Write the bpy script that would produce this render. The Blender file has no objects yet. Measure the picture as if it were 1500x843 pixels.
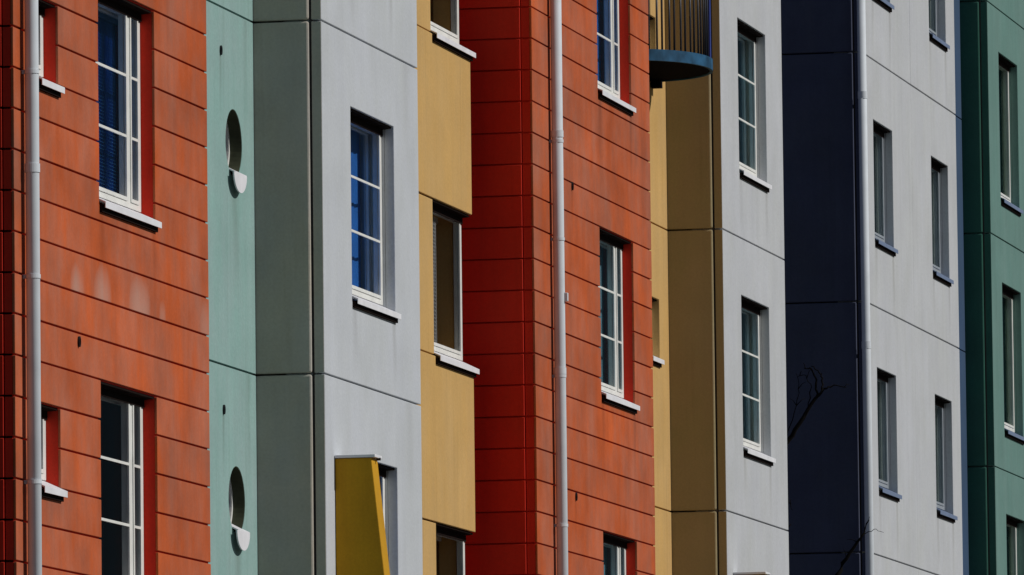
import bpy, bmesh, math, random
from mathutils import Matrix, Vector
random.seed(7)
S = bpy.context.scene
COL = S.collection

# ------------------------------------------------------------------ camera
cam = bpy.data.cameras.new('camera')
cam.lens = 300.0
cam.sensor_width = 36.0
cam.clip_start = 0.5
cam.clip_end = 6000.0
camo = bpy.data.objects.new('camera', cam)
COL.objects.link(camo)
ROT = Matrix(((0.97787933, 0.03018308, 0.20698069),
              (0.20885227, -0.08638535, -0.97412438),
              (-0.01152197, 0.99580448, -0.09077825)))
camo.matrix_world = Matrix.Translation((0, 0, 1.7)) @ ROT.to_4x4()
S.camera = camo

# ------------------------------------------------------------------ light
SUN_EL, SUN_AZ = math.radians(38.0), math.radians(1.0)      # azimuth from +X towards +Y
sdir = Vector((math.cos(SUN_EL) * math.cos(SUN_AZ), math.cos(SUN_EL) * math.sin(SUN_AZ), math.sin(SUN_EL)))
w = bpy.data.worlds.new('World')
S.world = w
w.use_nodes = True
nt = w.node_tree
sky = nt.nodes.new('ShaderNodeTexSky')
sky.sky_type = 'NISHITA'
sky.sun_disc = False
sky.sun_elevation = SUN_EL
sky.sun_rotation = math.atan2(sdir.x, sdir.y)
sky.air_density = 1.0
sky.dust_density = 0.4
sky.ozone_density = 1.5
nt.nodes['Background'].inputs['Strength'].default_value = 0.05
nt.links.new(sky.outputs[0], nt.nodes['Background'].inputs['Color'])
sl = bpy.data.lights.new('sun', 'SUN')
sl.energy = 5.0
sl.angle = math.radians(0.53)
sl.color = (1.0, 0.965, 0.92)
so = bpy.data.objects.new('sun', sl)
COL.objects.link(so)
so.rotation_euler = sdir.to_track_quat('Z', 'Y').to_euler()
so.location = (60, 60, 60)
S.view_settings.view_transform = 'Standard'
S.view_settings.look = 'None'
S.view_settings.gamma = 1.0
S.view_settings.exposure = -0.72
S.view_settings.use_curve_mapping = False
S.render.resolution_x, S.render.resolution_y = 1024, 575

# ------------------------------------------------------------------ materials
def N(nt, t, **kw):
    n = nt.nodes.new(t)
    for k, v in kw.items():
        setattr(n, k, v)
    return n

def paint(name, col, mottle=0.10, streak=0.10, hue=None, rough=0.85, bump=0.25, rnd=0.0, spec=0.25, stains=None, dirt=0.35, drips=()):
    """mineral paint on concrete: broad mottling, rain streaks, fine grain, faint relief"""
    m = bpy.data.materials.new(name)
    m.use_nodes = True
    nt = m.node_tree
    L = nt.links.new
    b = nt.nodes['Principled BSDF']
    b.inputs['Roughness'].default_value = rough
    b.inputs['Specular IOR Level'].default_value = spec
    geo = N(nt, 'ShaderNodeNewGeometry')
    # broad mottling
    n1 = N(nt, 'ShaderNodeTexNoise'); n1.inputs['Scale'].default_value = 1.6; n1.inputs['Detail'].default_value = 5; n1.inputs['Roughness'].default_value = 0.6
    L(geo.outputs['Position'], n1.inputs['Vector'])
    # vertical streaks
    mp = N(nt, 'ShaderNodeMapping'); mp.inputs['Scale'].default_value = (5.0, 5.0, 0.35)
    L(geo.outputs['Position'], mp.inputs['Vector'])
    n2 = N(nt, 'ShaderNodeTexNoise'); n2.inputs['Scale'].default_value = 1.0; n2.inputs['Detail'].default_value = 6; n2.inputs['Roughness'].default_value = 0.65
    L(mp.outputs[0], n2.inputs['Vector'])
    # fine grain
    n3 = N(nt, 'ShaderNodeTexNoise'); n3.inputs['Scale'].default_value = 45.0; n3.inputs['Detail'].default_value = 3
    L(geo.outputs['Position'], n3.inputs['Vector'])
    def rng(src, lo, hi, a=0.3, z=0.7):
        r = N(nt, 'ShaderNodeMapRange'); r.inputs[1].default_value = a; r.inputs[2].default_value = z
        r.inputs[3].default_value = lo; r.inputs[4].default_value = hi
        L(src, r.inputs[0]); return r.outputs[0]
    def mul(a, b_):
        q = N(nt, 'ShaderNodeMath', operation='MULTIPLY'); L(a, q.inputs[0]); L(b_, q.inputs[1]); return q.outputs[0]
    v = mul(rng(n1.outputs[0], 1 - mottle, 1 + mottle), rng(n2.outputs[0], 1 - streak, 1 + streak))
    v = mul(v, rng(n3.outputs[0], 0.95, 1.05))
    if rnd:
        oi = N(nt, 'ShaderNodeObjectInfo')
        v = mul(v, rng(oi.outputs['Random'], 1 - rnd, 1 + rnd, 0, 1))
    mix = N(nt, 'ShaderNodeMix', data_type='RGBA')
    mix.inputs[6].default_value = (*col, 1)
    h = hue or tuple(c * 0.8 + 0.06 for c in col)
    mix.inputs[7].default_value = (*h, 1)
    n4 = N(nt, 'ShaderNodeTexNoise'); n4.inputs['Scale'].default_value = 0.9; n4.inputs['Detail'].default_value = 6; n4.inputs['Roughness'].default_value = 0.7
    mp4 = N(nt, 'ShaderNodeMapping'); mp4.inputs['Scale'].default_value = (1.6, 1.6, 0.9); mp4.inputs['Location'].default_value = (3.1, 7.7, 1.3)
    L(geo.outputs['Position'], mp4.inputs['Vector']); L(mp4.outputs[0], n4.inputs['Vector'])
    L(rng(n4.outputs[0], 0, 1, 0.38, 0.66), mix.inputs[0])
    sc = N(nt, 'ShaderNodeVectorMath', operation='SCALE')
    L(mix.outputs[2], sc.inputs[0]); L(v, sc.inputs['Scale'])
    out = sc.outputs[0]
    # thin soot / rain drip streaks with a shape of their own
    mp5 = N(nt, 'ShaderNodeMapping'); mp5.inputs['Scale'].default_value = (14, 14, 0.5)
    L(geo.outputs['Position'], mp5.inputs['Vector'])
    n5 = N(nt, 'ShaderNodeTexNoise'); n5.inputs['Scale'].default_value = 1.0; n5.inputs['Detail'].default_value = 2
    L(mp5.outputs[0], n5.inputs['Vector'])
    dm = N(nt, 'ShaderNodeMix', data_type='RGBA'); dm.blend_type = 'MULTIPLY'
    dm.inputs[7].default_value = (0.78, 0.76, 0.72, 1)
    L(out, dm.inputs[6])
    L(rng(n5.outputs[0], 0, dirt, 0.58, 0.75), dm.inputs[0])
    out = dm.outputs[2]
    if stains:   # pale lime bloom: soft tongues rising from a joint  (y, z0, half width, height, strength)
        sep = N(nt, 'ShaderNodeSeparateXYZ'); L(geo.outputs['Position'], sep.inputs[0])
        acc = None
        for (y, z0, hw, ht, st) in stains:
            a = N(nt, 'ShaderNodeMath', operation='SUBTRACT'); L(sep.outputs[1], a.inputs[0]); a.inputs[1].default_value = y
            a2 = N(nt, 'ShaderNodeMath', operation='DIVIDE'); L(a.outputs[0], a2.inputs[0]); a2.inputs[1].default_value = hw
            a3 = N(nt, 'ShaderNodeMath', operation='POWER'); 
            ab = N(nt, 'ShaderNodeMath', operation='ABSOLUTE'); L(a2.outputs[0], ab.inputs[0]); L(ab.outputs[0], a3.inputs[0]); a3.inputs[1].default_value = 2.4
            c = N(nt, 'ShaderNodeMath', operation='SUBTRACT'); L(sep.outputs[2], c.inputs[0]); c.inputs[1].default_value = z0
            c2 = N(nt, 'ShaderNodeMath', operation='DIVIDE'); L(c.outputs[0], c2.inputs[0]); c2.inputs[1].default_value = ht
            c3 = N(nt, 'ShaderNodeMath', operation='POWER'); L(c2.outputs[0], c3.inputs[0]); c3.inputs[1].default_value = 2.0
            d = N(nt, 'ShaderNodeMath', operation='ADD'); L(a3.outputs[0], d.inputs[0]); L(c3.outputs[0], d.inputs[1])
            nn = N(nt, 'ShaderNodeMath', operation='MULTIPLY_ADD'); L(n1.outputs[0], nn.inputs[0]); nn.inputs[1].default_value = 1.1; L(d.outputs[0], nn.inputs[2])
            nm_ = N(nt, 'ShaderNodeMath', operation='MULTIPLY_ADD'); L(n2.outputs[0], nm_.inputs[0]); nm_.inputs[1].default_value = 1.2; L(nn.outputs[0], nm_.inputs[2]); nn = nm_
            q = rng(nn.outputs[0], st * 0.62, 0, 0.95, 2.25)
            gz = N(nt, 'ShaderNodeMath', operation='GREATER_THAN'); L(c.outputs[0], gz.inputs[0]); gz.inputs[1].default_value = -0.005
            q = mul(q, gz.outputs[0])
            if acc is None: acc = q
            else:
                mx = N(nt, 'ShaderNodeMath', operation='MAXIMUM'); L(acc, mx.inputs[0]); L(q, mx.inputs[1]); acc = mx.outputs[0]
        sm = N(nt, 'ShaderNodeMix', data_type='RGBA'); L(out, sm.inputs[6]); sm.inputs[7].default_value = (0.50, 0.36, 0.30, 1)
        L(acc, sm.inputs[0]); out = sm.outputs[2]
    if drips:    # rain-washed grime running down from sill ends and spouts, one per storey  (y, top z, half width, length, strength)
        sep = N(nt, 'ShaderNodeSeparateXYZ'); L(geo.outputs['Position'], sep.inputs[0])
        acc = None
        def mth(op, a, b_=None, c_=None):
            q = N(nt, 'ShaderNodeMath', operation=op)
            for i, v_ in enumerate((a, b_, c_)):
                if v_ is None: continue
                if isinstance(v_, (int, float)): q.inputs[i].default_value = v_
                else: L(v_, q.inputs[i])
            return q.outputs[0]
        for (y, zt_, hw, ln, st) in drips:
            t = mth('FRACT', mth('DIVIDE', mth('SUBTRACT', zt_ + 29.0, sep.outputs[2]), 2.9))
            t = mth('DIVIDE', mth('MULTIPLY', t, 2.9), ln)                       # 0 at the top, 1 at the tail
            wob = mth('MULTIPLY', mth('SUBTRACT', n1.outputs[0], 0.5), hw * 1.5)
            dy = mth('DIVIDE', mth('ABSOLUTE', mth('ADD', mth('SUBTRACT', sep.outputs[1], y), wob)), hw)
            a_ = mth('MULTIPLY', rng(dy, 1, 0, 0.1, 1.0), rng(t, st * 1.6, 0, 0.0, 1.0))
            a_ = mth('MULTIPLY', a_, rng(n2.outputs[0], 0.4, 1.3))
            acc = a_ if acc is None else mth('MAXIMUM', acc, a_)
        gm = N(nt, 'ShaderNodeMix', data_type='RGBA'); gm.blend_type = 'MULTIPLY'
        gm.inputs[7].default_value = (0.62, 0.60, 0.56, 1)
        L(out, gm.inputs[6]); L(acc, gm.inputs[0]); out = gm.outputs[2]
    L(out, b.inputs['Base Color'])
    bp = N(nt, 'ShaderNodeBump'); bp.inputs['Strength'].default_value = bump; bp.inputs['Distance'].default_value = 0.01
    n6 = N(nt, 'ShaderNodeTexNoise'); n6.inputs['Scale'].default_value = 22.0; n6.inputs['Detail'].default_value = 6
    L(geo.outputs['Position'], n6.inputs['Vector'])
    L(n6.outputs[0], bp.inputs['Height']); L(bp.outputs[0], b.inputs['Normal'])
    return m

def plain(name, col, rough=0.5, metal=0.0, spec=0.4, var=0.08):
    m = bpy.data.materials.new(name)
    m.use_nodes = True
    nt = m.node_tree; L = nt.links.new
    b = nt.nodes['Principled BSDF']
    b.inputs['Roughness'].default_value = rough
    b.inputs['Metallic'].default_value = metal
    b.inputs['Specular IOR Level'].default_value = spec
    geo = N(nt, 'ShaderNodeNewGeometry')
    n = N(nt, 'ShaderNodeTexNoise'); n.inputs['Scale'].default_value = 6; n.inputs['Detail'].default_value = 5
    L(geo.outputs['Position'], n.inputs['Vector'])
    r = N(nt, 'ShaderNodeMapRange'); r.inputs[1].default_value = 0.3; r.inputs[2].default_value = 0.7
    r.inputs[3].default_value = 1 - var; r.inputs[4].default_value = 1 + var
    L(n.outputs[0], r.inputs[0])
    sc = N(nt, 'ShaderNodeVectorMath', operation='SCALE'); sc.inputs[0].default_value = col
    L(r.outputs[0], sc.inputs['Scale']); L(sc.outputs[0], b.inputs['Base Color'])
    return m

def glass(name, tint, refl, ior=1.5):
    """thin window glass: clear film plus Fresnel mirror, slightly wavy"""
    m = bpy.data.materials.new(name)
    m.use_nodes = True
    nt = m.node_tree; L = nt.links.new
    nt.nodes.remove(nt.nodes['Principled BSDF'])
    out = nt.nodes['Material Output']
    tr = N(nt, 'ShaderNodeBsdfTransparent'); tr.inputs[0].default_value = (*tint, 1)
    gl = N(nt, 'ShaderNodeBsdfGlossy'); gl.inputs['Color'].default_value = (*refl, 1); gl.inputs['Roughness'].default_value = 0.02
    lw = N(nt, 'ShaderNodeLayerWeight'); lw.inputs[0].default_value = 0.5
    pw = N(nt, 'ShaderNodeMath', operation='POWER'); pw.inputs[1].default_value = 5.5; L(lw.outputs['Facing'], pw.inputs[0])
    fr = N(nt, 'ShaderNodeMath', operation='MULTIPLY_ADD'); fr.inputs[1].default_value = 0.6; fr.inputs[2].default_value = ((ior - 1) / (ior + 1)) ** 2; fr.use_clamp = True
    L(pw.outputs[0], fr.inputs[0])
    mx = N(nt, 'ShaderNodeMixShader')
    L(fr.outputs[0], mx.inputs[0]); L(tr.outputs[0], mx.inputs[1]); L(gl.outputs[0], mx.inputs[2])
    L(mx.outputs[0], out.inputs[0])
    geo = N(nt, 'ShaderNodeNewGeometry')
    n = N(nt, 'ShaderNodeTexNoise'); n.inputs['Scale'].default_value = 2.2; n.inputs['Detail'].default_value = 1
    L(geo.outputs['Position'], n.inputs['Vector'])
    bp = N(nt, 'ShaderNodeBump'); bp.inputs['Strength'].default_value = 0.05; bp.inputs['Distance'].default_value = 0.02
    L(n.outputs[0], bp.inputs['Height']); L(bp.outputs[0], gl.inputs['Normal'])
    return m

RED = (0.46, 0.088, 0.020)
RED_H = (0.38, 0.124, 0.070)
CRIMSON = (0.60, 0.022, 0.008)
M = {}
M['red'] = paint('red_panel_paint', RED, 0.19, 0.07, RED_H, rnd=0.09, dirt=0.30, drips=[(59.98, 7.95, 0.10, 0.9, 0.5), (61.52, 7.95, 0.09, 0.7, 0.45), (79.22, 7.97, 0.10, 0.8, 0.45), (80.74, 7.97, 0.09, 0.9, 0.5), (77.86, 9.86, 0.05, 0.5, 0.4)])
M['red_stain'] = paint('red_panel_paint_lime_bloom', RED, 0.19, 0.07, RED_H, rnd=0.03, dirt=0.30,
    stains=[(59.28, 7.295, 0.20, 0.20, 0.75), (60.0, 7.295, 0.26, 0.25, 0.8), (61.05, 7.295, 0.32, 0.27, 0.85), (61.75, 7.295, 0.10, 0.14, 0.5), (63.1, 7.295, 0.22, 0.24, 0.5)])
M['red_back'] = paint('crimson_paint', CRIMSON, 0.06, 0.05, (0.56, 0.03, 0.012))
M['red_side'] = paint('crimson_panel_paint', CRIMSON, 0.08, 0.05, (0.58, 0.03, 0.012), rnd=0.10)
M['mint'] = paint('mint_paint', (0.235, 0.385, 0.355), 0.06, 0.05, (0.27, 0.385, 0.37), drips=[(66.35, 9.84, 0.05, 0.6, 0.5), (66.80, 8.78, 0.16, 0.9, 0.45), (64.9, 10.2, 0.15, 0.8, 0.3), (67.2, 10.22, 0.10, 1.0, 0.3)])
M['white'] = paint('white_grey_paint', (0.49, 0.515, 0.55), 0.05, 0.035, (0.475, 0.50, 0.515), dirt=0.06, drips=[(68.62, 7.98, 0.12, 0.6, 0.35), (70.08, 7.98, 0.10, 0.6, 0.4), (70.6, 10.22, 0.2, 1.2, 0.18)])
M['white_warm'] = paint('white_grey_paint_warm', (0.475, 0.49, 0.515), 0.05, 0.04, (0.465, 0.48, 0.485), dirt=0.07, drips=[(97.68, 8.27, 0.12, 0.7, 0.35), (98.88, 8.27, 0.10, 0.9, 0.45), (101.86, 8.27, 0.12, 0.7, 0.35), (103.02, 8.27, 0.10, 0.8, 0.4), (86.88, 7.98, 0.10, 0.6, 0.35), (88.36, 7.98, 0.10, 0.7, 0.4)])
M['yellow'] = paint('ochre_yellow_paint', (0.545, 0.335, 0.115), 0.06, 0.05, (0.53, 0.34, 0.135))
M['yellow_shaded'] = paint('ochre_yellow_shaded', (0.335, 0.265, 0.155), 0.05, 0.04, (0.31, 0.265, 0.14))  # ochre yellow of the side wall with its shade put into the colour
M['fin'] = paint('mustard_paint', (0.55, 0.29, 0.012), 0.08, 0.06, (0.50, 0.25, 0.012))
M['navy'] = paint('navy_paint', (0.064, 0.074, 0.125), 0.12, 0.07, (0.072, 0.082, 0.12))
M['slate'] = paint('slate_blue_paint', (0.036, 0.072, 0.14), 0.08, 0.05, (0.04, 0.075, 0.13))
M['green'] = paint('sage_green_paint', (0.118, 0.225, 0.198), 0.07, 0.06, (0.135, 0.235, 0.21))
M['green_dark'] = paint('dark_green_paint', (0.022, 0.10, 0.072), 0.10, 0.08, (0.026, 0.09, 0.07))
M['grey_side'] = paint('grey_green_paint', (0.43, 0.39, 0.325), 0.09, 0.05, (0.40, 0.38, 0.35))
M['frame'] = plain('white_frame_paint', (0.74, 0.74, 0.70), 0.4)
M['sill'] = plain('white_sill_metal', (0.76, 0.76, 0.79), 0.45)
M['sill_slate'] = plain('slate_sill_metal', (0.16, 0.21, 0.33), 0.45)
M['pipe'] = plain('white_pipe_metal', (0.62, 0.66, 0.70), 0.55, spec=0.15, var=0.05)
M['pipe_blue'] = plain('slate_blue_pipe_metal', (0.17, 0.25, 0.42), 0.5)
M['seal'] = plain('dark_joint_sealant', (0.05, 0.045, 0.045), 0.9)
M['spout'] = plain('black_spout', (0.01, 0.01, 0.012), 0.7)
M['glass'] = glass('clear_glass', (0.99, 0.99, 0.99), (0.09, 0.125, 0.16), 1.25)
M['glass_blue'] = glass('blue_coated_glass', (0.985, 0.99, 0.99), (0.04, 0.16, 0.42), 1.4)
M['glass_dark'] = glass('dark_coated_glass', (0.75, 0.78, 0.8), (0.03, 0.06, 0.16), 1.35)
M['glass_teal'] = glass('teal_coated_glass', (0.985, 0.99, 0.99), (0.10, 0.22, 0.28), 1.4)
M['blind'] = plain('blue_blind', (0.05, 0.19, 0.46), 0.5)
M['mesh'] = plain('grey_mesh_blind', (0.30, 0.31, 0.31), 0.6)
M['room'] = plain('dim_room_wall', (0.10, 0.10, 0.11), 0.9)
M['balcony_blue'] = plain('blue_balcony_metal', (0.020, 0.080, 0.155), 0.6, spec=0.15, var=0.45)
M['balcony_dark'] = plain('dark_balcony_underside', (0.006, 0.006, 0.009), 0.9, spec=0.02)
M['bar'] = plain('dark_railing_metal', (0.03, 0.035, 0.05), 0.4)
M['bar_blue'] = plain('blue_railing_metal', (0.02, 0.035, 0.22), 0.4)
M['roof'] = plain('roof_felt', (0.07, 0.07, 0.075), 0.9)
M['jamb_light'] = plain('cream_jamb_light', (0.72, 0.69, 0.58), 0.6)
M['dark_shade'] = plain('dark_brown_shade', (0.014, 0.009, 0.008), 0.9, spec=0.03)  # near-black stand-in for shade under lintels and sills
M['frame_grey'] = plain('slate_frame_paint', (0.30, 0.33, 0.36), 0.4)
for nm, c in (('blue', (0.02, 0.18, 0.66)), ('teal', (0.16, 0.36, 0.45)), ('pale', (0.50, 0.60, 0.60)), ('greenish', (0.18, 0.30, 0.20)), ('brown', (0.10, 0.075, 0.04))):
    M['curtain_' + nm] = plain('curtain_' + nm, c, 0.9, var=0.15)
M['bark'] = plain('dark_bark', (0.009, 0.008, 0.008), 0.95, spec=0.05, var=0.3)
M['reveal_shade'] = plain('dark_olive_shade', (0.055, 0.062, 0.038), 0.8, spec=0.1, var=0.3)
M['asphalt'] = plain('asphalt', (0.055, 0.055, 0.058), 0.9, var=0.2)
M['paving'] = plain('grey_paving', (0.13, 0.128, 0.125), 0.9, var=0.15)
M['lawn'] = plain('dry_grass', (0.050, 0.052, 0.026), 0.95, var=0.3)

# ------------------------------------------------------------------ mesh helpers
def link(name, bm, mat, parent=None, bevel=0.0, smooth=False):
    bmesh.ops.recalc_face_normals(bm, faces=bm.faces)
    me = bpy.data.meshes.new(name)
    bm.to_mesh(me); bm.free()
    if smooth:
        for p in me.polygons: p.use_smooth = True
    me.materials.append(mat)
    o = bpy.data.objects.new(name, me)
    COL.objects.link(o)
    if parent: o.parent = parent
    if bevel:
        md = o.modifiers.new('bevel', 'BEVEL'); md.width = bevel; md.segments = 2; md.limit_method = 'ANGLE'; md.angle_limit = math.radians(40)
    return o

def P(axis, d, u, z):
    return (d, u, z) if axis == 'X' else (u, d, z)

def add_slab(bm, axis, front, back, u0, u1, z0, z1, holes=()):
    """slab between depth front and back, spanning u and z, with rectangular holes (u0,u1,z0,z1)"""
    us, zs = {u0, u1}, {z0, z1}
    for h in holes:
        us |= {min(max(h[0], u0), u1), min(max(h[1], u0), u1)}
        zs |= {min(max(h[2], z0), z1), min(max(h[3], z0), z1)}
    us, zs = sorted(us), sorted(zs)
    nu, nz = len(us) - 1, len(zs) - 1
    def solid(i, j):
        if i < 0 or j < 0 or i >= nu or j >= nz: return False
        cu, cz = (us[i] + us[i + 1]) / 2, (zs[j] + zs[j + 1]) / 2
        return not any(h[0] < cu < h[1] and h[2] < cz < h[3] for h in holes)
    V = {}
    def v(i, j, k):
        if (i, j, k) not in V:
            V[(i, j, k)] = bm.verts.new(P(axis, back if k else front, us[i], zs[j]))
        return V[(i, j, k)]
    for i in range(nu):
        for j in range(nz):
            if not solid(i, j): continue
            for k in (0, 1):
                bm.faces.new((v(i, j, k), v(i + 1, j, k), v(i + 1, j + 1, k), v(i, j + 1, k)))
            for (di, dj, a, b) in ((-1, 0, (i, j), (i, j + 1)), (1, 0, (i + 1, j), (i + 1, j + 1)), (0, -1, (i, j), (i + 1, j)), (0, 1, (i, j + 1), (i + 1, j + 1))):
                if not solid(i + di, j + dj):
                    bm.faces.new((v(*a, 0), v(*b, 0), v(*b, 1), v(*a, 1)))
    return bm

def slab(name, axis, front, back, u0, u1, z0, z1, mat, parent, holes=(), bevel=0.0):
    return link(name, add_slab(bmesh.new(), axis, front, back, u0, u1, z0, z1, holes), mat, parent, bevel)

def add_box(bm, x0, x1, y0, y1, z0, z1):
    return add_slab(bm, 'X', x1, x0, y0, y1, z0, z1)

def box(name, x0, x1, y0, y1, z0, z1, mat, parent, bevel=0.0):
    return link(name, add_box(bmesh.new(), x0, x1, y0, y1, z0, z1), mat, parent, bevel)

def add_prism_xz(bm, pts, y0, y1):
    a = [bm.verts.new((x, y0, z)) for x, z in pts]
    b = [bm.verts.new((x, y1, z)) for x, z in pts]
    n = len(pts)
    bm.faces.new(a); bm.faces.new(b)
    for i in range(n):
        bm.faces.new((a[i], a[(i + 1) % n], b[(i + 1) % n], b[i]))
    return bm

def add_tube(bm, pts, radii, seg=12, cap=True):
    rings = []
    n = len(pts)
    for i, p in enumerate(pts):
        p = Vector(p)
        t = (Vector(pts[min(i + 1, n - 1)]) - Vector(pts[max(i - 1, 0)])).normalized()
        ref = Vector((0, 0, 1)) if abs(t.z) < 0.9 else Vector((1, 0, 0))
        a = t.cross(ref).normalized(); b = t.cross(a).normalized()
        r = radii[i] if isinstance(radii, (list, tuple)) else radii
        rings.append([bm.verts.new(p + (a * math.cos(q) + b * math.sin(q)) * r) for q in (2 * math.pi * k / seg for k in range(seg))])
    for i in range(n - 1):
        for k in range(seg):
            bm.faces.new((rings[i][k], rings[i][(k + 1) % seg], rings[i + 1][(k + 1) % seg], rings[i + 1][k]))
    if cap:
        bm.faces.new(rings[0]); bm.faces.new(rings[-1])
    return bm

def tag(o, label, cat, group=None):
    o['label'] = label; o['category'] = cat
    if group: o['group'] = group
    return o

def thing(name, label, cat, loc=(0, 0, 0), group=None):
    o = bpy.data.objects.new(name, None)
    COL.objects.link(o)
    o.empty_display_size = 0.3
    return tag(o, label, cat, group)

TOP = 17.6

# ------------------------------------------------------------------ ground
def structure(o):
    o['kind'] = 'structure'; return o
structure(box('ground', -1500, 1500, -1500, 1500, -0.5, 0.0, M['lawn'], None))
structure(box('road', -11.0, -3.0, -200, 400, -0.3, 0.02, M['asphalt'], None))
structure(box('pavement', -15.4, -11.16, -200, 400, -0.3, 0.13, M['paving'], None, 0.01))
structure(box('kerb', -11.15, -11.0, -200, 400, -0.3, 0.15, M['paving'], None, 0.015))
structure(box('path', -2.5, 2.5, -200, 400, -0.3, 0.024, M['paving'], None))

# ------------------------------------------------------------------ windows
def window(parent, X0, y0, y1, zb, zt, wall_mat, mullion=None, muntins=2, inner='glass_blue', sill='sill', blind=None, depth=0.11, fw=0.075, sill_y=None, deep=None, name='window', inner_pane=True, curtain=None, frame='frame', dark_shade=True):
    """frame set back in its reveal; zb frame bottom, zt top of the opening"""
    xf, xb = X0 - depth, X0 - depth - 0.06
    if deep is None: deep = depth + 0.14
    zt0 = zt
    g = 0.004
    a, b, c, d = y0 + g, y1 - g, zb + 0.002, zt - g
    m = 0.045
    fb, ft = 0.042, 0.04
    holes = []
    if mullion:
        ym = y1 - mullion
        holes = [(a + fw, ym - m, c + fb, d - ft), (ym + m, b - fw, c + fb, d - ft)]
    else:
        holes = [(a + fw, b - fw, c + fb, d - ft)]
    fr = slab(name, 'X', xf, xb, a, b, c, d, M[frame], parent, holes, 0.004)
    if dark_shade:    # dark prism added as the lintel's shade on soffit and top frame
        link('head_shade', add_prism_xz(bmesh.new(), [(X0 - 0.024, zt0 - 0.002), (X0 - 0.024, zt0 - 0.016), (xf + 0.012, zt0 - 0.022), (xf + 0.012, zt0 - 0.080), (xf + 0.001, zt0 - 0.080), (xf + 0.001, zt0 - 0.002)], y0 + 0.002, y1 - 0.002), M['dark_shade'], fr)
    for h in holes:
        # opening sash inside the frame
        s = 0.032
        hh = (h[0] + s, h[1] - s, h[2] + s, h[3] - s)
        slab('sash', 'X', xf + 0.008, xb + 0.006, h[0] + 0.003, h[1] - 0.003, h[2] + 0.003, h[3] - 0.003, M[frame], fr, [hh], 0.003)
        xp = xf - 0.012
        box('pane', xp - 0.004, xp + 0.004, hh[0], hh[1], hh[2], hh[3], M['glass'], fr)
        for k in range(muntins):
            z = hh[2] + (hh[3] - hh[2]) * (k + 1) / (muntins + 1)
            box('muntin', xp + 0.0045, xp + 0.018, hh[0], hh[1], z - 0.010, z + 0.010, M[frame], fr)
    # inner sash at the room side
    xi = X0 - deep
    if inner_pane:
        hi = (a + 0.07, b - 0.07, c + 0.07, d - 0.07)
        slab('inner_sash', 'X', xi + 0.04, xi, a, b, c, d, M['frame'], fr, [hi], 0.003)
        box('jamb_light_strip', xi + 0.041, xb - 0.001, b - 0.006, b - 0.0005, c, d, M['jamb_light'], fr)  # pale strip added so the dim inner reveal looks lit
        box('inner_pane', xi + 0.012, xi + 0.018, hi[0], hi[1], hi[2], hi[3], M[inner], fr)
    if curtain:   # softly folded fabric just behind the inner pane
        bm = bmesh.new(); n = 40
        r0, r1 = [], []
        for q in range(n + 1):
            yq = a + 0.02 + (b - a - 0.04) * q / n
            xq = xi - 0.05 + 0.006 * math.sin(q * 1.9) + 0.003 * math.sin(q * 0.7)
            r0.append((bm.verts.new((xq, yq, zb + 0.02)), bm.verts.new((xq - 0.004, yq, zb + 0.02))))
            r1.append((bm.verts.new((xq, yq, zt - 0.01)), bm.verts.new((xq - 0.004, yq, zt - 0.01))))
        for q in range(n):
            bm.faces.new((r0[q][0], r0[q + 1][0], r1[q + 1][0], r1[q][0]))
            bm.faces.new((r0[q][1], r0[q + 1][1], r1[q + 1][1], r1[q][1]))
        link('curtain', bm, M['curtain_' + curtain], fr, smooth=True)
    if blind == 'slats':
        bm = bmesh.new(); z = zb + 0.10
        while z < zt - 0.1:
            add_prism_xz(bm, [(xi - 0.05, z + 0.006), (xi - 0.025, z - 0.006), (xi - 0.0245, z - 0.0045), (xi - 0.0495, z + 0.0075)], a + 0.03, b - 0.03)
            z += 0.026
        add_box(bm, xi - 0.06, xi - 0.015, a + 0.03, b - 0.03, zt - 0.10, zt - 0.06)
        link('blind', bm, M['blind'], fr)
        bm = bmesh.new(); add_tube(bm, [(xi - 0.012, a + 0.75, zb + 0.12), (xi - 0.012, a + 0.75, zt - 0.1)], 0.006, 6)
        link('blind_cord', bm, M['frame'], fr)
    if blind == 'mesh':
        bm = bmesh.new()
        ya, yb = a + 0.12, a + 0.12 + (b - a) * 0.42
        z = zb + 0.08
        while z < zt - 0.1:
            add_box(bm, xb - 0.012, xb - 0.008, ya, yb, z, z + 0.015); z += 0.034
        y = ya
        while y < yb:
            add_box(bm, xb - 0.007, xb - 0.003, y, y + 0.02, zb + 0.08, zt - 0.1); y += 0.055
        link('blind', bm, M['mesh'], fr)
    # sloped sheet-metal sill with a drip lip
    if sill:
        sy0, sy1 = sill_y or (y0 + 0.003, y1 - 0.003)
        x1 = X0 + 0.048
        pts = [(xf - 0.01, zb - 0.002), (x1, zb - 0.078), (x1, zb - 0.124), (x1 - 0.006, zb - 0.124), (x1 - 0.006, zb - 0.088), (xf - 0.01, zb - 0.012)]
        box('sill_shadow', X0 - 0.004, X0 + 0.020, sy0 + 0.002, sy1 - 0.004, zb - 0.152, zb - 0.096, M['dark_shade'], fr)  # near-black bar added to deepen the sill's cast shadow
        link('sill', add_prism_xz(bmesh.new(), pts, sy0, sy1), M[sill], fr, 0.0015)
    return fr

SILL_DROP = 0.10     # the wall opening is cut this far below the frame

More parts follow.
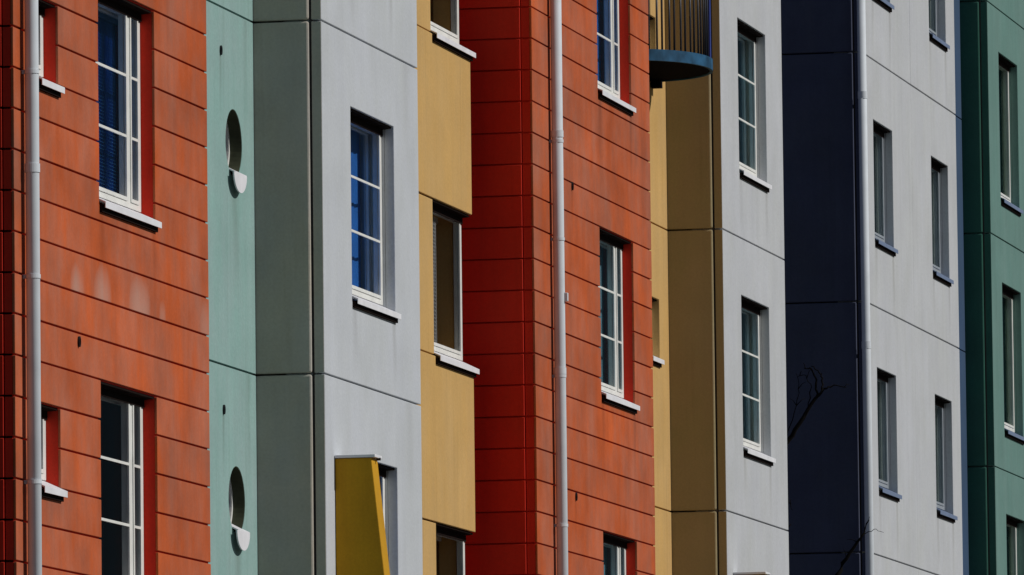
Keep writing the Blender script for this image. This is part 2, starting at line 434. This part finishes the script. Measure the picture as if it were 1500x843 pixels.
def drainpipe(parent, x, y, r, z0, z1, mat, collars, brackets, wallx=None, wally=None):
    bm = add_tube(bmesh.new(), [(x, y, z0), (x, y, z1)], r, 28)
    o = link('drainpipe', bm, M[mat], parent, smooth=True)
    for z in collars:
        c = add_tube(bmesh.new(), [(x, y, z - 0.045), (x, y, z - 0.044), (x, y, z + 0.018), (x, y, z + 0.019)], [r + 0.001, r + 0.005, r + 0.005, r + 0.001], 28)
        link('collar', c, M[mat], o, smooth=False)
    for z in brackets:
        b = bmesh.new()
        add_tube(b, [(x, y, z - 0.014), (x, y, z + 0.014)], r + 0.0045, 28)
        if wallx is not None: add_box(b, wallx - 0.004, x, y - 0.012, y + 0.012, z - 0.0135, z + 0.0135)
        if wally is not None: add_box(b, x - 0.012, x + 0.012, y, wally + 0.004, z - 0.0135, z + 0.0135)
        link('bracket', b, M[mat], o)
    return o

def spout(parent, X0, y, z):
    bm = bmesh.new(); seg = 12
    rings = []
    for (x, r) in ((X0 - 0.03, 0.03), (X0 + 0.015, 0.03), (X0 + 0.015, 0.024), (X0 - 0.03, 0.024)):
        rings.append([bm.verts.new((x, y + r * 0.8 * math.cos(2 * math.pi * k / seg), z + r * 1.3 * math.sin(2 * math.pi * k / seg))) for k in range(seg)])
    for i in range(3):
        for k in range(seg):
            bm.faces.new((rings[i][k], rings[i][(k + 1) % seg], rings[i + 1][(k + 1) % seg], rings[i + 1][k]))
    bm.faces.new(rings[3])
    link('drain_spout', bm, M['spout'], parent)

def shell(parent, X0, y0, y1, mat, back=9.0, left=True, right=True):
    """rear wall, party walls and roof that close the building"""
    xb = X0 - back
    box('back_wall', xb - 0.3, xb, y0 + 0.02, y1 - 0.02, 0, TOP - 0.3, M[mat], parent)
    if left: box('side_wall', xb + 0.002, X0 - 0.40, y0 + 0.15, y0 + 0.40, 0, TOP - 0.3, M[mat], parent)
    if right: box('side_wall', xb + 0.002, X0 - 0.40, y1 - 0.30, y1 - 0.03, 0, TOP - 0.3, M[mat], parent)
    rf = box('roof', xb - 0.4, X0 - 0.10, y0 + 0.01, y1 - 0.01, TOP - 0.295, TOP, M['roof'], parent)
    box('coping', X0 - 0.22, X0 + 0.05, y0 + 0.012, y1 - 0.012, TOP + 0.002, TOP + 0.08, M['sill'], rf)

def vis(z0, z1, lo, hi):
    return z1 > lo and z0 < hi

def courses(parent, axis, d, thick, u0, u1, zj, openings, mat, lo, hi, special=None, gap=0.014, top=TOP - 0.3):
    """long horizontal panels with open joints; those in view are objects of their own, the rest one part"""
    rest = bmesh.new(); any_rest = False
    back = d - thick if axis == 'X' else d + thick
    n0 = int(math.floor((0.3 - zj) / 0.29)); n1 = int(math.ceil((top - zj) / 0.29))
    for k in range(n0, n1):
        z0, z1 = zj + 0.29 * k + gap / 2, zj + 0.29 * (k + 1) - gap / 2
        if z1 > top: continue
        segs = [(u0, u1)]
        notch = []
        for h in openings:
            if h[2] <= z0 + 1e-4 and h[3] >= z1 - 1e-4:
                ns = []
                for s in segs:
                    if h[0] > s[0]: ns.append((s[0], min(h[0], s[1])))
                    if h[1] < s[1]: ns.append((max(h[1], s[0]), s[1]))
                segs = ns
            elif h[3] > z0 + 0.004 and h[2] < z1 - 0.004:
                notch.append(h)
        for s in segs:
            if s[1] - s[0] < 0.01: continue
            if vis(z0, z1, lo, hi):
                jit = random.uniform(-0.0018, 0.0018)
                m = special.get(k, mat) if special else mat
                slab('panel', axis, d + jit, back, s[0], s[1], z0, z1, M[m], parent, notch, 0.004)
            else:
                add_slab(rest, axis, d, back, s[0], s[1], z0, z1, notch); any_rest = True
    if any_rest:
        o = link('panel_courses', rest, M[mat], parent)
        o['kind'] = 'stuff'

def concrete(parent, X0, y0, y1, joints, openings, mat, gap=0.014, thick=0.085, splits=(), deep=0.33):
    """storey-high facade panels with open joints in front of a backing wall"""
    zs = sorted(joints)
    zs = [0.2] + [z for z in zs if 0.6 < z < TOP - 1] + [TOP - 0.3]
    ys = [y0] + list(splits) + [y1]
    for i in range(len(zs) - 1):
        for j in range(len(ys) - 1):
            a = ys[j] + (gap / 4 if j else 0); b = ys[j + 1] - (gap / 4 if j < len(ys) - 2 else 0)
            slab('panel', 'X', X0 + random.uniform(-0.002, 0.002), X0 - thick, a, b, zs[i] + gap / 2, zs[i + 1] - gap / 2, M[mat], parent, [h for h in openings if h[2] < zs[i + 1] and h[3] > zs[i]], 0.006)
    slab('wall', 'X', X0 - thick - 0.002, X0 - deep, y0 + 0.03, y1 - 0.03, 0, TOP - 0.3, M[mat], parent, openings)

def side_panels(parent, Y0, x0, x1, joints, mat, gap=0.014, thick=0.12):
    zs = [0.2] + [z for z in sorted(joints) if 0.6 < z < TOP - 1] + [TOP - 0.3]
    for i in range(len(zs) - 1):
        slab('side_panel', 'Y', Y0 - 0.030, Y0 + thick, x0, x1, zs[i] + gap / 2, zs[i + 1] - gap / 2, M[mat], parent, (), 0.016)

H = 2.9
def levels(z, n0=-4, n1=4):
    return [z + H * k for k in range(n0, n1 + 1)]

def opening(y0, y1, zb, zt):
    return (y0, y1, zb - SILL_DROP, zt)

# ================================================================== 1  red building on the left
B = thing('apartment_building', 'rust red panelled building whose end wall meets the mint wall with round windows', 'building')
X0, ya, yb = -15.80, 57.585, 63.18
zb, zt = 8.085, 9.600
ops, wins = [], []
for k in (-1, 0, 1):
    wins.append((59.92, 61.57, zb + H * k, zt + H * k, 'big', k))
    wins.append((58.18, 58.80, 8.735 + 0.06 + H * k, 9.313 + H * k, 'small', k))
ops = [opening(*q[:4]) for q in wins]
slab('wall', 'X', X0 - 0.021, X0 - 0.33, ya + 0.022, yb, 0, TOP - 0.3, M['red_back'], B, ops)
courses(B, 'X', X0, 0.0205, ya, yb, 9.605, ops, 'red', 4.4, 10.4, special={-8: 'red_stain'})
courses(B, 'Y', ya - 0.006, 0.026, X0 - 0.75, X0 - 0.088, 9.605, (), 'red_side', 4.4, 10.4)
bm = bmesh.new()
courses(B, 'Y', ya + 0.0015, 0.02, X0 - 0.080, X0 - 0.022, 9.605, (), 'red_side', 4.4, 10.4)
box('side_wall', X0 - 9, X0 - 0.03, ya + 0.022, ya + 0.3, 0, TOP - 0.3, M['red_back'], B)
for y0, y1, b, t, kind, k in wins:
    if kind == 'big':
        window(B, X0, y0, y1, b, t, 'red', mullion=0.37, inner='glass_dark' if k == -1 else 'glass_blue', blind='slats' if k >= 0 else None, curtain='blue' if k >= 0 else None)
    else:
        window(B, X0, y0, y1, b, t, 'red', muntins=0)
spout(B, X0, 59.30, 6.931)
spout(B, X0, 59.30, 9.831)
drainpipe(B, X0 + 0.071, 57.81, 0.049, 0.2, TOP - 0.3, 'pipe', [8.05 + 4.466 * k for k in (-1, 0, 1)], [5.82 + 1.45 * k for k in (-2, -1, 0, 1, 2, 3, 4)], wallx=X0)
shell(B, X0, ya, yb, 'red_back', left=False)

# ================================================================== 2  mint wall with round windows + white bay
B = thing('apartment_building', 'white building with mint recessed wall, two round windows and mustard window screen', 'building')
JW = levels(10.235)
Xm, y0m, y1m = -16.48, 63.2, 67.55
zs = [0.2] + [z for z in JW if 0.6 < z < TOP - 1] + [TOP - 0.3]
CY, CR = 66.78, 0.278
def round_panel(z0, z1, cz):
    bm = bmesh.new()
    h = 0.45
    front, back = Xm, Xm - 0.25
    add_slab(bm, 'X', front, back, y0m, y1m, z0, z1, [(CY - h, CY + h, cz - h, cz + h)])
    n = 48
    for x in (front, back):
        ci, sq = [], []
        for k in range(n):
            a = 2 * math.pi * k / n + math.pi / 4
            c, s = math.cos(a), math.sin(a)
            q = h / max(abs(c), abs(s))
            ci.append(bm.verts.new((x, CY + CR * c, cz + CR * s)))
            sq.append(bm.verts.new((x, CY + q * c, cz + q * s)))
        for k in range(n):
            bm.faces.new((ci[k], ci[(k + 1) % n], sq[(k + 1) % n], sq[k]))
        if x == front: f0 = ci
        else:
            for k in range(n): bm.faces.new((f0[k], f0[(k + 1) % n], ci[(k + 1) % n], ci[k]))
    bmesh.ops.remove_doubles(bm, verts=bm.verts, dist=1e-5)
    # drop the faces that lined the square cut
    bm.normal_update()
    dead = [f for f in bm.faces if abs(f.normal.x) < 0.1 and len(f.verts) == 4 and
            all(abs(max(abs(v.co.y - CY), abs(v.co.z - cz)) - h) < 1e-3 for v in f.verts)]
    bmesh.ops.delete(bm, geom=dead, context='FACES_ONLY')
    return bm
mh = []
for i in range(len(zs) - 1):
    z0, z1 = zs[i] + 0.009, zs[i + 1] - 0.009
    k = round((zs[i] - 7.335) / H)
    if abs(zs[i] - (7.335 + H * k)) < 0.01 and k in (-1, 0, 1) and zs[i + 1] - zs[i] > 2.8:
        cz = 9.165 + H * k
        mh.append((CY - 0.36, CY + 0.36, cz - 0.36, cz + 0.36))
        link('panel', round_panel(z0, z1, cz), M['mint'], B)
        # round frame and glass
        bm = bmesh.new(); n = 40; rings = []
        for (x, r) in ((Xm - 0.10, CR - 0.002), (Xm - 0.10, CR - 0.04), (Xm - 0.15, CR - 0.04), (Xm - 0.15, CR - 0.002)):
            rings.append([bm.verts.new((x, CY + r * math.cos(2 * math.pi * q / n), cz + r * math.sin(2 * math.pi * q / n))) for q in range(n)])
        for a in range(4):
            for q in range(n):
                bm.faces.new((rings[a][q], rings[a][(q + 1) % n], rings[(a + 1) % 4][(q + 1) % n], rings[(a + 1) % 4][q]))
        fr = link('round_window', bm, M['frame'], B)
        bm = bmesh.new(); rr = CR - 0.039
        a = [bm.verts.new((Xm - 0.121, CY + rr * math.cos(2 * math.pi * q / n), cz + rr * math.sin(2 * math.pi * q / n))) for q in range(n)]
        b = [bm.verts.new((Xm - 0.127, v.co.y, v.co.z)) for v in a]
        bm.faces.new(a); bm.faces.new(b)
        for q in range(n): bm.faces.new((a[q], a[(q + 1) % n], b[(q + 1) % n], b[q]))
        link('pane', bm, M['glass_dark'], fr)
        bm = bmesh.new(); rings = []
        for (x, r) in ((Xm - 0.004, CR - 0.0005), (Xm - 0.004, CR - 0.006), (Xm - 0.099, CR - 0.006), (Xm - 0.099, CR - 0.0005)):
            rings.append([bm.verts.new((x, CY + r * math.cos(2 * math.pi * q / n), cz + r * math.sin(2 * math.pi * q / n))) for q in range(n)])
        for aa in range(4):
            for q in range(n):
                bm.faces.new((rings[aa][q], rings[aa][(q + 1) % n], rings[(aa + 1) % 4][(q + 1) % n], rings[(aa + 1) % 4][q]))
        link('reveal_shade', bm, M['reveal_shade'], fr, smooth=False)  # dark ring added as shade inside the round reveal
        # half-moon sheet-metal sill: a plate in the opening and a curved apron below it
        bm = bmesh.new()
        zc = cz - 0.205; hw = 0.215; n2 = 20
        x1 = Xm + 0.055
        pr = [(CY + hw * math.cos(math.pi + math.pi * q / n2), zc - 0.045 + 0.155 * math.sin(math.pi + math.pi * q / n2)) for q in range(n2 + 1)]
        fa = [bm.verts.new((x1, y, z)) for y, z in pr]
        ba = [bm.verts.new((x1 - 0.012, y, z)) for y, z in pr]
        bm.faces.new(fa); bm.faces.new(ba)
        for q in range(n2): bm.faces.new((fa[q], fa[q + 1], ba[q + 1], ba[q]))
        bm.faces.new((fa[0], fa[-1], ba[-1], ba[0]))
        add_prism_xz(bm, [(Xm - 0.10, zc + 0.035), (x1 - 0.001, zc - 0.040), (x1 - 0.001, zc - 0.052), (Xm - 0.10, zc + 0.023)], CY - hw * 0.8, CY + hw * 0.98)
        link('sill', bm, M['sill'], fr)
    else:
        slab('panel', 'X', Xm, Xm - 0.25, y0m, y1m, z0, z1, M['mint'], B)
slab('wall', 'X', Xm - 0.252, Xm - 0.4, y0m + 0.02, y1m - 0.02, 0, TOP - 0.3, M['mint'], B, mh)
spout(B, Xm, 66.35, 9.876); spout(B, Xm, 66.35, 6.971)

X0, ya, yb = -15.91, 67.50, 71.08
zb, zt = 8.115, 9.635
wins = [(68.52, 70.14, zb + H * k, zt + H * k, k) for k in (-1, 0, 1)]
ops = [opening(*q[:4]) for q in wins]
concrete(B, X0, ya, yb, JW, ops, 'white')
side_panels(B, ya, -16.60, X0 - 0.105, JW, 'grey_side')
# strip of side paint on the edge of the front slabs
zz = [0.2] + [z for z in JW if 0.6 < z < TOP - 1] + [TOP - 0.3]
def corner_strips(parent, Y0, X0, joints, mat):
    zz = [0.2] + [z for z in joints if 0.6 < z < TOP - 1] + [TOP - 0.3]
    for i in range(len(zz) - 1):
        slab('corner_strip', 'Y', Y0 - 0.006, Y0 - 0.0005, X0 - 0.084, X0 - 0.006, zz[i] + 0.011, zz[i + 1] - 0.011, M[mat], parent)
    box('joint_seal', X0 - 0.104, X0 - 0.0855, Y0 + 0.012, Y0 + 0.026, 0.2, TOP - 0.3, M['seal'], parent)
corner_strips(B, ya, X0, JW, 'grey_side')
for y0, y1, b, t, k in wins:
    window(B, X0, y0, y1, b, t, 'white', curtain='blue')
def fin(parent, X0, y, zt, drop, cap='sill'):
    """mustard side screen beside a window, its outer edge raking outwards towards the bottom"""
    zl = zt - drop
    xo_t, xo_b = X0 + 0.308, X0 + 0.308 + 0.104 * drop
    f = link('window_screen', add_prism_xz(bmesh.new(), [(X0 + 0.003, zt), (xo_t, zt), (xo_b, zl), (X0 + 0.003, zl)], y, y + 0.22), M['fin'], parent, 0.006)
    box('screen_cap', X0 + 0.004, xo_t + 0.035, y - 0.02, y + 0.24, zt + 0.003, zt + 0.028, M[cap], f, 0.004)
    tube = add_tube(bmesh.new(), [(xo_t + 0.012, y + 0.14, zt - 0.004), (xo_t + 0.045, y + 0.14, zt - 0.004)], 0.012, 8)
    link('screen_bolt', tube, M['spout'], f)
fin(B, X0, 67.82, 6.660, 1.6)
shell(B, X0, y0m, yb, 'white', left=True)

# ================================================================== 3  yellow infill
B = thing('apartment_building', 'ochre yellow infill with deep spandrels between white building and red building', 'building')
X0, ya, yb = -16.45, 71.10, 75.70
ops = []
for k in range(-3, 4):
    zs0, zs1 = 6.525 + H * k, 8.02 + H * k
    if zs1 < TOP - 0.3 and zs0 > 0:
        slab('spandrel', 'X', X0, X0 - 0.098, ya, yb, zs0 + 0.006, zs1 - 0.006, M['yellow'], B, (), 0.006)
        zp1 = 9.425 + H * k
        if zp1 < TOP - 0.3:
            slab('pier', 'X', X0 - 0.012, X0 - 0.098, ya, 74.10, zs1 + 0.010, zp1 - 0.006 , M['yellow'], B, (), 0.006)
            if k in (-1, 0, 1):
                ops.append((74.15, 75.62, 8.10 + H * k, 9.40 + H * k))
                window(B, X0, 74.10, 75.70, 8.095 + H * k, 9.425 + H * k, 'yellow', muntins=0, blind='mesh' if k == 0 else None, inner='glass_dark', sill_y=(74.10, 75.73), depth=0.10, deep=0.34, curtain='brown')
slab('wall', 'X', X0 - 0.165, X0 - 0.42, ya, yb - 0.002, 0, TOP - 0.3, M['yellow'], B, ops)
shell(B, X0, ya, yb, 'yellow')

# ================================================================== 4  second red building
B = thing('apartment_building', 'rust red panelled building with deep red side between the two yellow infills', 'building')
X0, ya, yb = -15.96, 76.11, 81.705
zb, zt = 8.115, 9.635
wins = [(79.145, 80.79, zb + H * k, zt + H * k, k) for k in (-1, 0, 1)]
ops = [opening(*q[:4]) for q in wins]
slab('wall', 'X', X0 - 0.021, X0 - 0.33, ya + 0.022, yb, 0, TOP - 0.3, M['red_back'], B, ops)
courses(B, 'X', X0, 0.0205, ya, yb, 9.635, ops, 'red', 5.9, 12.6)
courses(B, 'Y', ya - 0.012, 0.032, X0 - 1.2, X0 - 0.108, 9.635, (), 'red_side', 5.9, 12.6)
courses(B, 'Y', ya + 0.0015, 0.02, X0 - 0.098, X0 - 0.022, 9.635, (), 'red_side', 5.9, 12.6)
box('side_wall', X0 - 9, X0 - 0.03, ya + 0.0225, ya + 0.3, 0, TOP - 0.3, M['red_back'], B)
box('recess_wall', X0 - 1.45, X0 - 1.22, 75.72, ya + 0.021, 0, TOP - 0.3, M['red_back'], B)
for y0, y1, b, t, k in wins:
    window(B, X0, y0, y1, b, t, 'red', mullion=0.38, inner='glass_teal', curtain='blue' if k == 1 else 'teal')
spout(B, X0, 77.86, 9.891); spout(B, X0, 77.86, 6.978)
drainpipe(B, X0 + 0.071, 76.876, 0.052, 0.2, TOP - 0.3, 'pipe', [10.29, 8.09, 5.9, 12.5], [6.65, 8.03, 9.3, 10.21, 11.6], wallx=X0)
b = box('pipe_bracket_plate', X0 + 0.103, X0 + 0.153, 76.86, 76.90, 8.72, 8.80, M['pipe'], B, 0.006)
shell(B, X0, ya, yb, 'red_back', left=False)

# ================================================================== 5  yellow infill with the second white bay
B = thing('apartment_building', 'white building with ochre yellow side wall and a curved blue balcony', 'building')
Xy, y0y, y1y = -16.585, 81.72, 85.85
ops = []
for k in (-1, 0, 1):
    ops.append(opening(84.70, 85.285, 8.93 + H * k, 9.475 + H * k))
dz = 11.80 + 0.0
door = (83.35, 84.45, 11.78, 13.95)
concrete(B, Xy, y0y, y1y, JW, ops + [door], 'yellow')
for k in (-1, 0, 1):
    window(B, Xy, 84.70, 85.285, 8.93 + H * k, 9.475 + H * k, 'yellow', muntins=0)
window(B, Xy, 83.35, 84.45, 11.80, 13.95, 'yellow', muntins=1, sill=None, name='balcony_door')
X0, ya, yb = -16.01, 85.805, 89.38
zb, zt = 8.115, 9.64
wins = [(86.80, 88.42, zb + H * k, zt + H * k, k) for k in (-1, 0, 1)]
ops = [opening(*q[:4]) for q in wins]
concrete(B, X0, ya, yb, JW, ops, 'white_warm')
side_panels(B, ya, -16.70, X0 - 0.105, JW, 'yellow_shaded')
corner_strips(B, ya, X0, JW, 'yellow_shaded')
for y0, y1, b, t, k in wins:
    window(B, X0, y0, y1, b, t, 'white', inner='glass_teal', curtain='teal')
fin(B, X0, 86.12, 6.690, 1.6)
# half-round balcony
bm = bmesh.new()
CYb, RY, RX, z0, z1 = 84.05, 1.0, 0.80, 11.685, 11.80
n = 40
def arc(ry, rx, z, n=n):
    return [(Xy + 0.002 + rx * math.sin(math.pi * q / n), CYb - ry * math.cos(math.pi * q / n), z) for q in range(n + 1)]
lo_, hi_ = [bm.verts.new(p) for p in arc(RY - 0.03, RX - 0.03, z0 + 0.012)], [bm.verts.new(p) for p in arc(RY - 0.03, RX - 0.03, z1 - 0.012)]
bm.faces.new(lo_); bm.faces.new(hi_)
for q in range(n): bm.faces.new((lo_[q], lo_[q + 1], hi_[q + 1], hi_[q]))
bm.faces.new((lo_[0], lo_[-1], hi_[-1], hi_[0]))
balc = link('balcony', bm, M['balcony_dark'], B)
bm = bmesh.new()
A = [[bm.verts.new(p) for p in arc(RY - d, RX - d, z)] for d, z in ((0, z0), (0, z1), (0.029, z1), (0.029, z0))]
for a in range(4):
    for q in range(n): bm.faces.new((A[a][q], A[a][q + 1], A[(a + 1) % 4][q + 1], A[(a + 1) % 4][q]))
for e in (0, n): bm.faces.new([A[a][e] for a in range(4)])
link('rim', bm, M['balcony_blue'], balc)
for k in range(17):
    th = math.pi * (k + 0.5) / 17
    x, y = Xy + (RX - 0.05) * math.sin(th), CYb - (RY - 0.05) * math.cos(th)
    bm = add_tube(bmesh.new(), [(x, y, z1 - 0.02), (x, y, z1 + 1.05)], 0.011, 8)
    link('baluster', bm, M['bar'], balc, smooth=True)
th = math.pi * 0.60
x, y = Xy + (RX - 0.045) * math.sin(th), CYb - (RY - 0.045) * math.cos(th)
box('post', x - 0.03, x + 0.03, y - 0.03, y + 0.03, z1 - 0.011, z1 + 1.06, M['bar_blue'], balc, 0.004)
bm = add_tube(bmesh.new(), [(p[0], p[1], p[2]) for p in arc(RY - 0.05, RX - 0.05, z1 + 1.065)], 0.022, 10)
link('handrail', bm, M['bar'], balc, smooth=True)
box('beam', Xy + 0.002, Xy + 0.10, 84.95, 85.10, z0 - 0.06, z0 + 0.011, M['balcony_dark'], balc)
shell(B, X0, y0y, yb, 'white_warm')

# ================================================================== 6  navy / white building
B = thing('apartment_building', 'white building with navy blue side wall and two columns of narrow windows', 'building')
JN = levels(10.44)
X0, ya, yb = -16.41, 96.86, 103.74
wins = []
for k in (-1, 0, 1, 2):
    wins.append((97.59, 98.95, 8.40 + 2.9 + H * k, 12.635 + H * k, k))
    wins.append((101.78, 103.08, 8.40 + 2.9 + H * k, 12.635 + H * k, k))
wins = [q for q in wins if q[3] < TOP - 0.5]
ops = [opening(*q[:4]) for q in wins]
concrete(B, X0, ya, yb, JN, ops, 'white_warm', splits=(100.34,), gap=0.016)
side_panels(B, ya, -18.7, X0 - 0.105, JN, 'navy')
corner_strips(B, ya, X0, JN, 'navy')
for y0, y1, b, t, k in wins:
    window(B, X0, y0, y1, b, t, 'white', muntins=0, inner='glass_teal', sill='sill_slate', fw=0.07, deep=0.20, curtain='pale', frame='frame_grey')
for z in [0.2] + [q for q in JN if 0.6 < q < TOP - 1.5]:
    slab('infill_strip', 'X', X0 - 0.012, X0 - 0.33, yb + 0.012, 104.295, z + 0.006, min(z + H, TOP - 0.3) - 0.006, M['slate'], B, (), 0.005)
slab('recess_wall', 'X', -18.6, -18.9, 89.40, ya + 0.1, 0, TOP - 0.3, M['navy'], B)
drainpipe(B, -16.395, 96.785, 0.05, 0.2, TOP - 0.3, 'pipe', [9.95, 12.85, 7.05], [9.9, 12.8, 7.0], wally=ya)
shell(B, -18.55, 89.40, ya, 'navy', right=False, back=6)
shell(B, X0, ya, yb, 'white_warm')

# ================================================================== 7  green building
B = thing('apartment_building', 'sage green building with dark green side wall and tall narrow windows', 'building')
JG = levels(11.915)
X0, ya, yb = -16.08, 104.31, 116.0
wins = []
for k in (-1, 0, 1):
    for y in (105.15, 109.4):
        wins.append((y, y + 1.57, 9.60 + H * k, 11.375 + H * k, k))
ops = [opening(*q[:4]) for q in wins]
concrete(B, X0, ya, yb, JG, ops, 'green')
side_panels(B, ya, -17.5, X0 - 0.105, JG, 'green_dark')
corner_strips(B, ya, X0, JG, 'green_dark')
for y0, y1, b, t, k in wins:
    window(B, X0, y0, y1, b, t, 'green', muntins=0, inner='glass_teal', sill='sill_slate', fw=0.08, deep=0.20, curtain='greenish')
shell(B, X0, ya, yb, 'green')

# ================================================================== bare tree in the recess
T = thing('bare_tree', 'leafless dark tree reaching up in front of the navy blue wall', 'tree')
TY = 94.6
bm = bmesh.new()
base = Vector((-16.75, TY, 0))
trunk = [(-16.75, TY, -0.05), (-16.72, TY + 0.02, 1.5), (-16.80, TY, 3.2), (-16.78, TY + 0.03, 4.8), (-16.9, TY, 6.2)]
link('trunk', add_tube(bm, trunk, [0.13, 0.11, 0.095, 0.075, 0.055], 12), M['bark'], T, smooth=True)
def branch(pts, r0, r1, twigs=0, spread=0.25):
    bm = bmesh.new(); n = len(pts)
    pp = []
    for i in range(n - 1):                      # subdivide with a slight wobble
        a, b = Vector(pts[i]), Vector(pts[i + 1])
        for s in range(4):
            q = a.lerp(b, s / 4)
            if s: q += Vector((random.uniform(-1, 1), random.uniform(-1, 1), random.uniform(-1, 1))) * 0.012
            pp.append(q)
    pp.append(Vector(pts[-1]))
    m = len(pp)
    add_tube(bm, pp, [r0 + (r1 - r0) * i / (m - 1) for i in range(m)], 7)
    for t in range(twigs):
        i = random.randrange(m // 3, m - 1)
        d = Vector((random.uniform(-1, 1), random.uniform(-0.6, 0.6), random.uniform(0.1, 1))).normalized()
        l = random.uniform(0.4, 1) * spread
        a = pp[i]; b = a + d * l * 0.5 + Vector((0, 0, 0.02)); c = a + d * l + Vector((0, 0, 0.06 * l))
        add_tube(bm, [a, b, c], [0.006, 0.004, 0.002], 5)
    link('branch', bm, M['bark'], T, smooth=True)
branch([(-16.9, TY, 6.2), (-17.1, TY - 0.05, 7.2), (-17.13, TY, 8.2), (-16.99, TY, 8.62), (-16.80, TY, 8.88), (-16.62, TY, 9.15), (-16.52, TY, 9.26)], 0.045, 0.014, 2, 0.14)
branch([(-16.52, TY, 9.26), (-16.40, TY, 9.30), (-16.26, TY, 9.27)], 0.012, 0.004, 1, 0.1)
branch([(-16.60, TY, 9.17), (-16.60, TY, 9.36), (-16.67, TY, 9.50), (-16.74, TY, 9.50)], 0.014, 0.006, 2, 0.12)
branch([(-16.54, TY, 9.24), (-16.53, TY, 9.38), (-16.58, TY, 9.47), (-16.66, TY, 9.52)], 0.012, 0.005, 1, 0.1)
branch([(-16.78, TY, 4.8), (-16.6, TY, 6.2), (-16.40, TY, 7.15), (-16.25, TY, 7.40), (-16.08, TY, 7.62), (-16.02, TY, 7.80)], 0.04, 0.005, 3, 0.2)
branch([(-17.02, TY, 8.58), (-16.88, TY, 8.92), (-16.80, TY, 9.22), (-16.83, TY, 9.44)], 0.007, 0.003, 3, 0.15)
branch([(-16.70, TY, 9.03), (-16.66, TY, 9.28), (-16.72, TY, 9.42), (-16.82, TY, 9.40)], 0.007, 0.003, 2, 0.12)
branch([(-16.10, TY, 7.60), (-15.97, TY, 7.66), (-15.86, TY, 7.62)], 0.005, 0.002)
branch([(-16.8, TY, 3.2), (-17.2, TY - 0.3, 5.5), (-17.3, TY - 0.4, 7.0), (-17.0, TY - 0.3, 7.6), (-16.86, TY - 0.3, 7.72)], 0.05, 0.006, 3, 0.3)
branch([(-17.15, TY, 7.9), (-16.95, TY, 8.02), (-16.90, TY, 7.90)], 0.010, 0.003, 1, 0.1)
branch([(-16.78, TY, 4.8), (-16.2, TY - 0.6, 5.6), (-15.9, TY - 0.9, 6.3), (-15.8, TY - 1.0, 6.9)], 0.04, 0.006, 5, 0.4)
